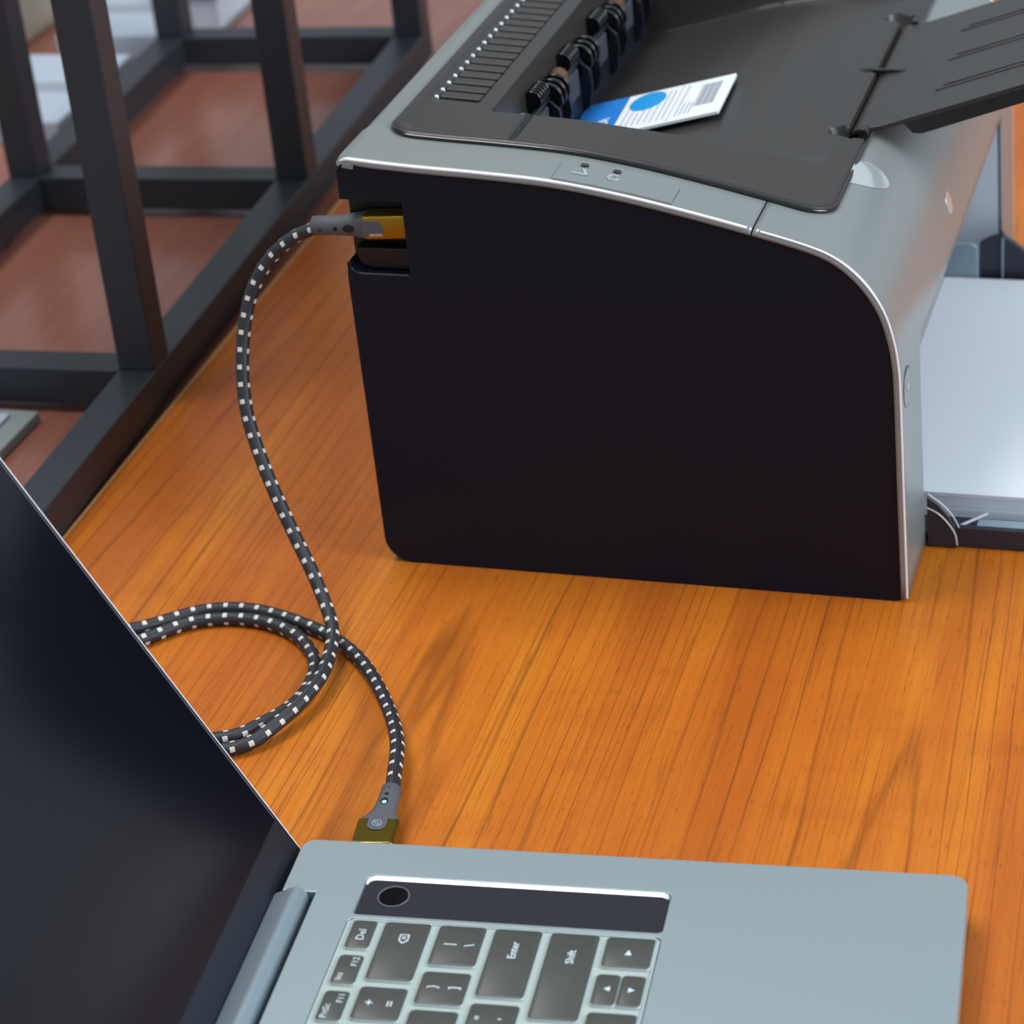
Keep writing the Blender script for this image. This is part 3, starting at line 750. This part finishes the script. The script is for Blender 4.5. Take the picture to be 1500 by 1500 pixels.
# backspace symbol
bs = r1[0]; ub, vb = 50.0, 52.0
legshape(bs, [(ub - 1.7, vb - 2.0), (ub + 1.7, vb - 2.0), (ub + 1.7, vb + 1.2), (ub, vb + 2.9), (ub - 1.7, vb + 1.2)])
n = legshape(bs, [(ub - 1.25, vb - 1.6), (ub + 1.25, vb - 1.6), (ub + 1.25, vb + 1.0), (ub, vb + 2.25), (ub - 1.25, vb + 1.0)], 0.08); n.data.materials[0] = M['key_top']
for s in (1, -1):
    legshape(bs, [(ub - 0.7 * s - .2, vb - 1.0), (ub - 0.7 * s + .2, vb - 1.0), (ub + 0.7 * s + .2, vb + 0.7), (ub + 0.7 * s - .2, vb + 0.7)], 0.11)
leg(r1[1], '+', 46.6, 85.0, 5.2, 0.03); leg(r1[1], '=', 53.6, 85.0, 5.2, 0.03)
leg(r2[0], '|', 66.2, 53.5, 4.8, 0.03); leg(r2[0], '\\', 73.3, 53.5, 4.8, 0.03)
leg(r2[1], '}', 65.6, 75.2, 4.6, 0.03); leg(r2[1], ']', 72.8, 75.2, 4.6, 0.03)
leg(r3[0], 'Enter', 88.6, 54.5, 3.9, 0.03)
leg(r3[1], '"', 85.0, 88.6, 5.2, 0.03); leg(r3[1], "'", 92.6, 88.6, 5.2, 0.03)
leg(r4[0], 'Shift', 108.4, 56.0, 3.9, 0.03)
legshape(r5[0], [(125.9, 53.2), (128.3, 53.2), (127.1, 50.6)])
legshape(kU, [(121.9, 70.4), (124.0, 69.2), (124.0, 71.6)])
legshape(kD, [(132.2, 70.4), (130.1, 69.2), (130.1, 71.6)])
# hinge bar
hp = []
for k in range(17):
    a = math.radians(-60 + 250 * k / 16); hp.append((4.4 + 5.6 * math.cos(a), 14.2 + 5.6 * math.sin(a)))
hp = [(9.9, 12.0), (10.1, 15.8), (9.4, 18.2), (8.0, 19.8), (6.0, 20.4), (4.4, 20.2), (-2.6, 16.8), (-3.2, 15.6), (-3.0, 11.4), (0.5, 8.4), (6.6, 8.4)]
hpoly = hp
prism('hinge_bar', hpoly, -30.0, -(LW - 30.0), 'y', 'hinge', lap, 0.7, 3)
box('hinge_shadow_gap', 10.3, 12.2, -(LW - 30), -30, 8.0, 9.0, 'black_dark', lap)
# lid, leaning back 27.9 degrees
TH = math.radians(27.9)
lm = Matrix.Translation(Vector((-2.3, 0, 14.2)) * MM) @ Matrix.Rotation(-TH, 4, 'Y')      # local: +x towards user, z up the lid
HL = 218.0
def lidpart(o): o.data.transform(lm); return o
sh = lidpart(prism('lid_shell', [(-LW + 0, 4), (-3, -4.5), (0, -1), (0, HL - 5), (-1.5, HL - 1.5), (-5, HL), (-LW + 5, HL), (-LW, HL - 5)][1:] + [(-LW, -1), (-LW + 3, -4.5)], -5.2, -0.9, 'x', 'lid_shell', lap, 0.9))
lidpart(prism('bezel', [(-0.7, -0.5), (-0.7, HL - 5), (-5, HL - .7), (-LW + 5, HL - .7), (-LW + .7, HL - 5), (-LW + .7, -0.5), (-LW + 3, -4.0), (-3, -4.0)], -0.85, -0.1, 'x', 'gasket', lap, 0.3))
gl = lidpart(prism('screen_glass', [(-2.4, 15.4), (-2.4, HL - 6), (-5, HL - 2.6), (-LW + 5, HL - 2.6), (-LW + 2.4, HL - 6), (-LW + 2.4, 15.4)], -0.09, 0.12, 'x', 'glass', lap))
lidpart(tube('lid_edge', [(-0.6, -0.25, -1), (-0.6, -0.25, HL - 5)], 0.33, 'edge_bright', lap, 8))
lidpart(prism('screen_gasket', [(-2.5, 16), (-2.5, HL - 6), (-2.9, HL - 6), (-2.9, 16)], 0.1, 0.35, 'x', 'rib_grey', lap, 0.1))
lidpart(prism('display_chin', [(-2.4, -1.5), (-2.4, 15.0), (-LW + 2.4, 15.0), (-LW + 2.4, -1.5), (-LW + 4, -3), (-4, -3)], -0.09, 0.12, 'x', 'chin', lap))

# ------------------------------------------------------------------ USB cable
usb = thing('usb_cable', 'black braided USB cable with white flecks and gold plugs, coiled between printer and laptop', 'cable', (-46, -104, 0))
O = Vector((-46, -104, 0))
path = [(-12.0, 6.7, 156.6), (-24.2, 6.8, 151.3), (-35.7, 5, 141.7), (-43.7, 1, 129), (-47.3, -5, 114.2), (-47.8, -12, 98.3), (-45, -20, 81.4), (-38.3, -28, 66.4), (-30.2, -36, 53.2),
        (-19.6, -45, 37.6), (-10.3, -53.5, 26.6), (-2.2, -62.5, 17.0), (4.2, -72.5, 11.6), (8.0, -85.0, 9.4), (10.8, -103.0, 8.6), (8.6, -121.5, 7.6), (2.8, -137.0, 5.6), (-6.2, -148.6, 3.4),
        (-28, -158, 3), (-55, -158, 3), (-80, -145, 3), (-93, -122, 3), (-92, -98, 3), (-78.4, -80.6, 3), (-61.7, -64.3, 3), (-38.3, -59.6, 3), (-16.5, -67.1, 3), (-0.6, -84.1, 3), (4.4, -101.3, 3),
        (3.3, -117.4, 3), (-5.1, -133.4, 3), (-14.2, -143.5, 3), (-36, -150, 3.6), (-60, -149, 7), (-84, -136, 9), (-99, -112, 9), (-98, -90, 7), (-81.8, -73, 4), (-62.2, -55.6, 3), (-41.2, -52.0, 3),
        (-16.5, -58.6, 3), (6.5, -70.9, 3), (25.8, -90.2, 4), (45.1, -118.8, 6), (57.4, -143.4, 8.4), (64.3, -166.5, 9.2), (66.6, -174.5, 9.2)]
cord = tube('cord', [Vector(p) - O for p in catmull(path, 10)], 2.92, 'braid', usb, 16, True, True)
def plug(name_m, shell_m, mtx, Ls, ws, hs, Lb, wb, label):
    """local: +x is the insertion direction, boot root at x=0; ws x hs shell section"""
    p = bpy.data.objects.new('plug', None); link(p, usb); p.empty_display_size = 0.01
    p.matrix_local = mtx; p['label'] = label
    rings = []
    N = 20
    for f, a in ((0, 0.86), (0.02, 1.0), (0.3, 1.02), (0.5, 1.08), (0.7, 1.25), (0.85, 1.6), (0.96, 2.0), (1.0, 2.05)):
        x = Lb * f; k = (a - 1) / 1.05 if a > 1 else 0; k = max(0, min(1, k))
        wy = (wb * a if a < 1 else wb + (ws - wb) * k) / 2; wz = (wb * a if a < 1 else wb + (hs - wb) * min(1, k * 1.3)) / 2
        ring = []
        for q in range(N):
            t = 2 * math.pi * q / N; ex_ = 2 / (2 + 3 * k)
            ring.append((x, math.copysign(abs(math.cos(t)) ** ex_, math.cos(t)) * wy, math.copysign(abs(math.sin(t)) ** ex_, math.sin(t)) * wz))
        rings.append(ring)
    loft('boot', rings, name_m, p, 50)
    prism('shell', rrect(-ws / 2, ws / 2, -hs / 2, hs / 2, 1.3, 4), Lb - 0.2, Lb + Ls, 'x', shell_m, p, 0.4)
    return p
# printer end: plug runs along +x into the recess
m1 = Matrix.Translation((Vector((-14.5, 6.7, 157.2)) - O) * MM) @ Matrix.Rotation(math.radians(-3.5), 4, 'Y')
p1 = plug('boot', 'gold', m1, 18.6, 9.6, 10.4, 24.5, 8.2, 'gold USB plug in the printer port')
prism('boot_tongue', rrect(23.5, 33.0, -3.3, 3.3, [3.2, .3, .3, 3.2]), -5.1, -4.6, 'y', 'boot', p1, 0.2)
box('latch_spring', 26.5, 32.4, -5.35, -5.05, -3.4, -2.4, 'steel', p1, 0.1)
for x, a, b in ((11.5, 0.9, 0.9), (17.5, 2.6, 1.7)):
    pts = circ(x, 0, a, b, 14); prism('boot_hole', [(q[0], q[1]) for q in pts], -4.6 if x > 15 else -4.3, -3.5, 'y', 'hole', p1)
prism('boot_hole', circ(4.5, -0.5, 0.6, 0.6, 8), -4.2, -3.5, 'y', 'hole', p1)
# laptop end
e1 = Vector((math.cos(.09), math.sin(.09), 0)); e2 = Vector((math.sin(.09), -math.cos(.09), 0))
tip = Vector((49.6, -218.5, 9.0)) + e1 * 22.6 + e2 * (-5.5); root = Vector((66.0, -173.6, 9.2))
dirv = (tip - root); Ltot = dirv.length; ang = math.atan2(dirv.y, dirv.x)
m2 = Matrix.Translation((root - O) * MM) @ Matrix.Rotation(ang, 4, 'Z')
p2 = plug('boot', 'gold_olive', m2, Ltot - 23.0, 15.6, 8.0, 23.0, 7.8, 'olive gold USB plug at the laptop port')
prism('boot_tongue', rrect(22.5, 30.2, -3.6, 3.6, [3.2, .3, .3, 3.2]), 3.95, 4.5, 'z', 'boot', p2, 0.2)
torus('emblem_ring', (26.6, 0, 4.6), 1.7, 0.25, 'guide_grey', p2, n=18)
torus('emblem_ring', (26.6, 0, 4.6), 0.7, 0.2, 'guide_grey', p2, n=12)
prism('shell_rim', rrect(-7.9, 7.9, -4.15, 4.15, 1.4, 4), Ltot - 1.2, Ltot - 0.2, 'x', 'gold_highlight', p2, 0.2)  # brighter gold than the shell: highlight on its end rim painted in
prism('metal_tip', rrect(-6.1, 6.1, -2.3, 2.3, 0.4, 2), Ltot - 0.1, Ltot + 5.0, 'x', 'steel', p2, 0.2)
for x, a, b, z in ((3.5, 0.4, 0.4, 3.9), (7.6, 0.9, 0.8, 3.95), (12.2, 2.0, 1.4, 4.05)):
    prism('boot_hole', circ(x, 0, a, b, 14), 3.2, z, 'z', 'hole', p2)
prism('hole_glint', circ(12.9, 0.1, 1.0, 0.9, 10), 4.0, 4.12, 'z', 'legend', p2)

# ------------------------------------------------------------------ blurred things beyond the rack
bt = thing('shallow_tray', 'light grey shallow tray lying on the side desk near the laptop screen', 'tray', (-285, 20, -5))
box('tray_body', -36, 58, -120, 94, 0.1, 6, 'board_grey', bt, 1)
box('tray_liner', -30, 46, -112, 86, 6.1, 8, 'carton_white', bt, 0.6)
def carton(loc, w, d, h, label):
    c = thing('carton', label, 'box', loc, 0.05, 'pale cartons behind the rack')
    box('body', 0, w, 0, d, 0.1, h - 0.6, 'carton_white', c, 1)
    box('flap', 0.3, w - 0.3, 0.3, d / 2 - 0.6, h - 0.55, h, 'carton_white', c, 0.2)
    box('flap', 0.3, w - 0.3, d / 2 + 0.6, d - 0.3, h - 0.55, h, 'carton_white', c, 0.2)
    box('tape', -0.1, w + 0.1, d / 2 - 9, d / 2 + 9, h + 0.05, h + 0.2, 'card_grey', c)
carton((-498, 474, -5), 104, 128, 15, 'low pale blue-white carton behind the rack, at the upper left')
carton((-466, 624, -5), 76, 116, 21, 'pale lilac-white carton farther back, left of the rack corner')
sb = thing('storage_box', 'cream coloured storage box in the far upper left corner', 'box', (-574, 730, -5))
box('body', -62, 62, -166, 166, 0.1, 60, 'carton_cream', sb, 2)
box('lid', -66, 66, -170, 170, 48, 75, 'carton_cream', sb, 2)
bi = thing('binder', 'grey document binder lying behind the farthest crossbar', 'binder', (-398, 775, -5), 0.05)
box('cover', -24, 24, -85, 85, 0.1, 3, 'carton_grey', bi, 0.6)
box('pages', -21, 22, -82, 82, 3.1, 25.9, 'paper_edge', bi, 0.5)
box('cover', -24, 24, -85, 85, 26, 29, 'carton_grey', bi, 0.6)
box('spine', -26.5, -24.1, -85, 85, 0.1, 29, 'carton_grey', bi, 0.6)
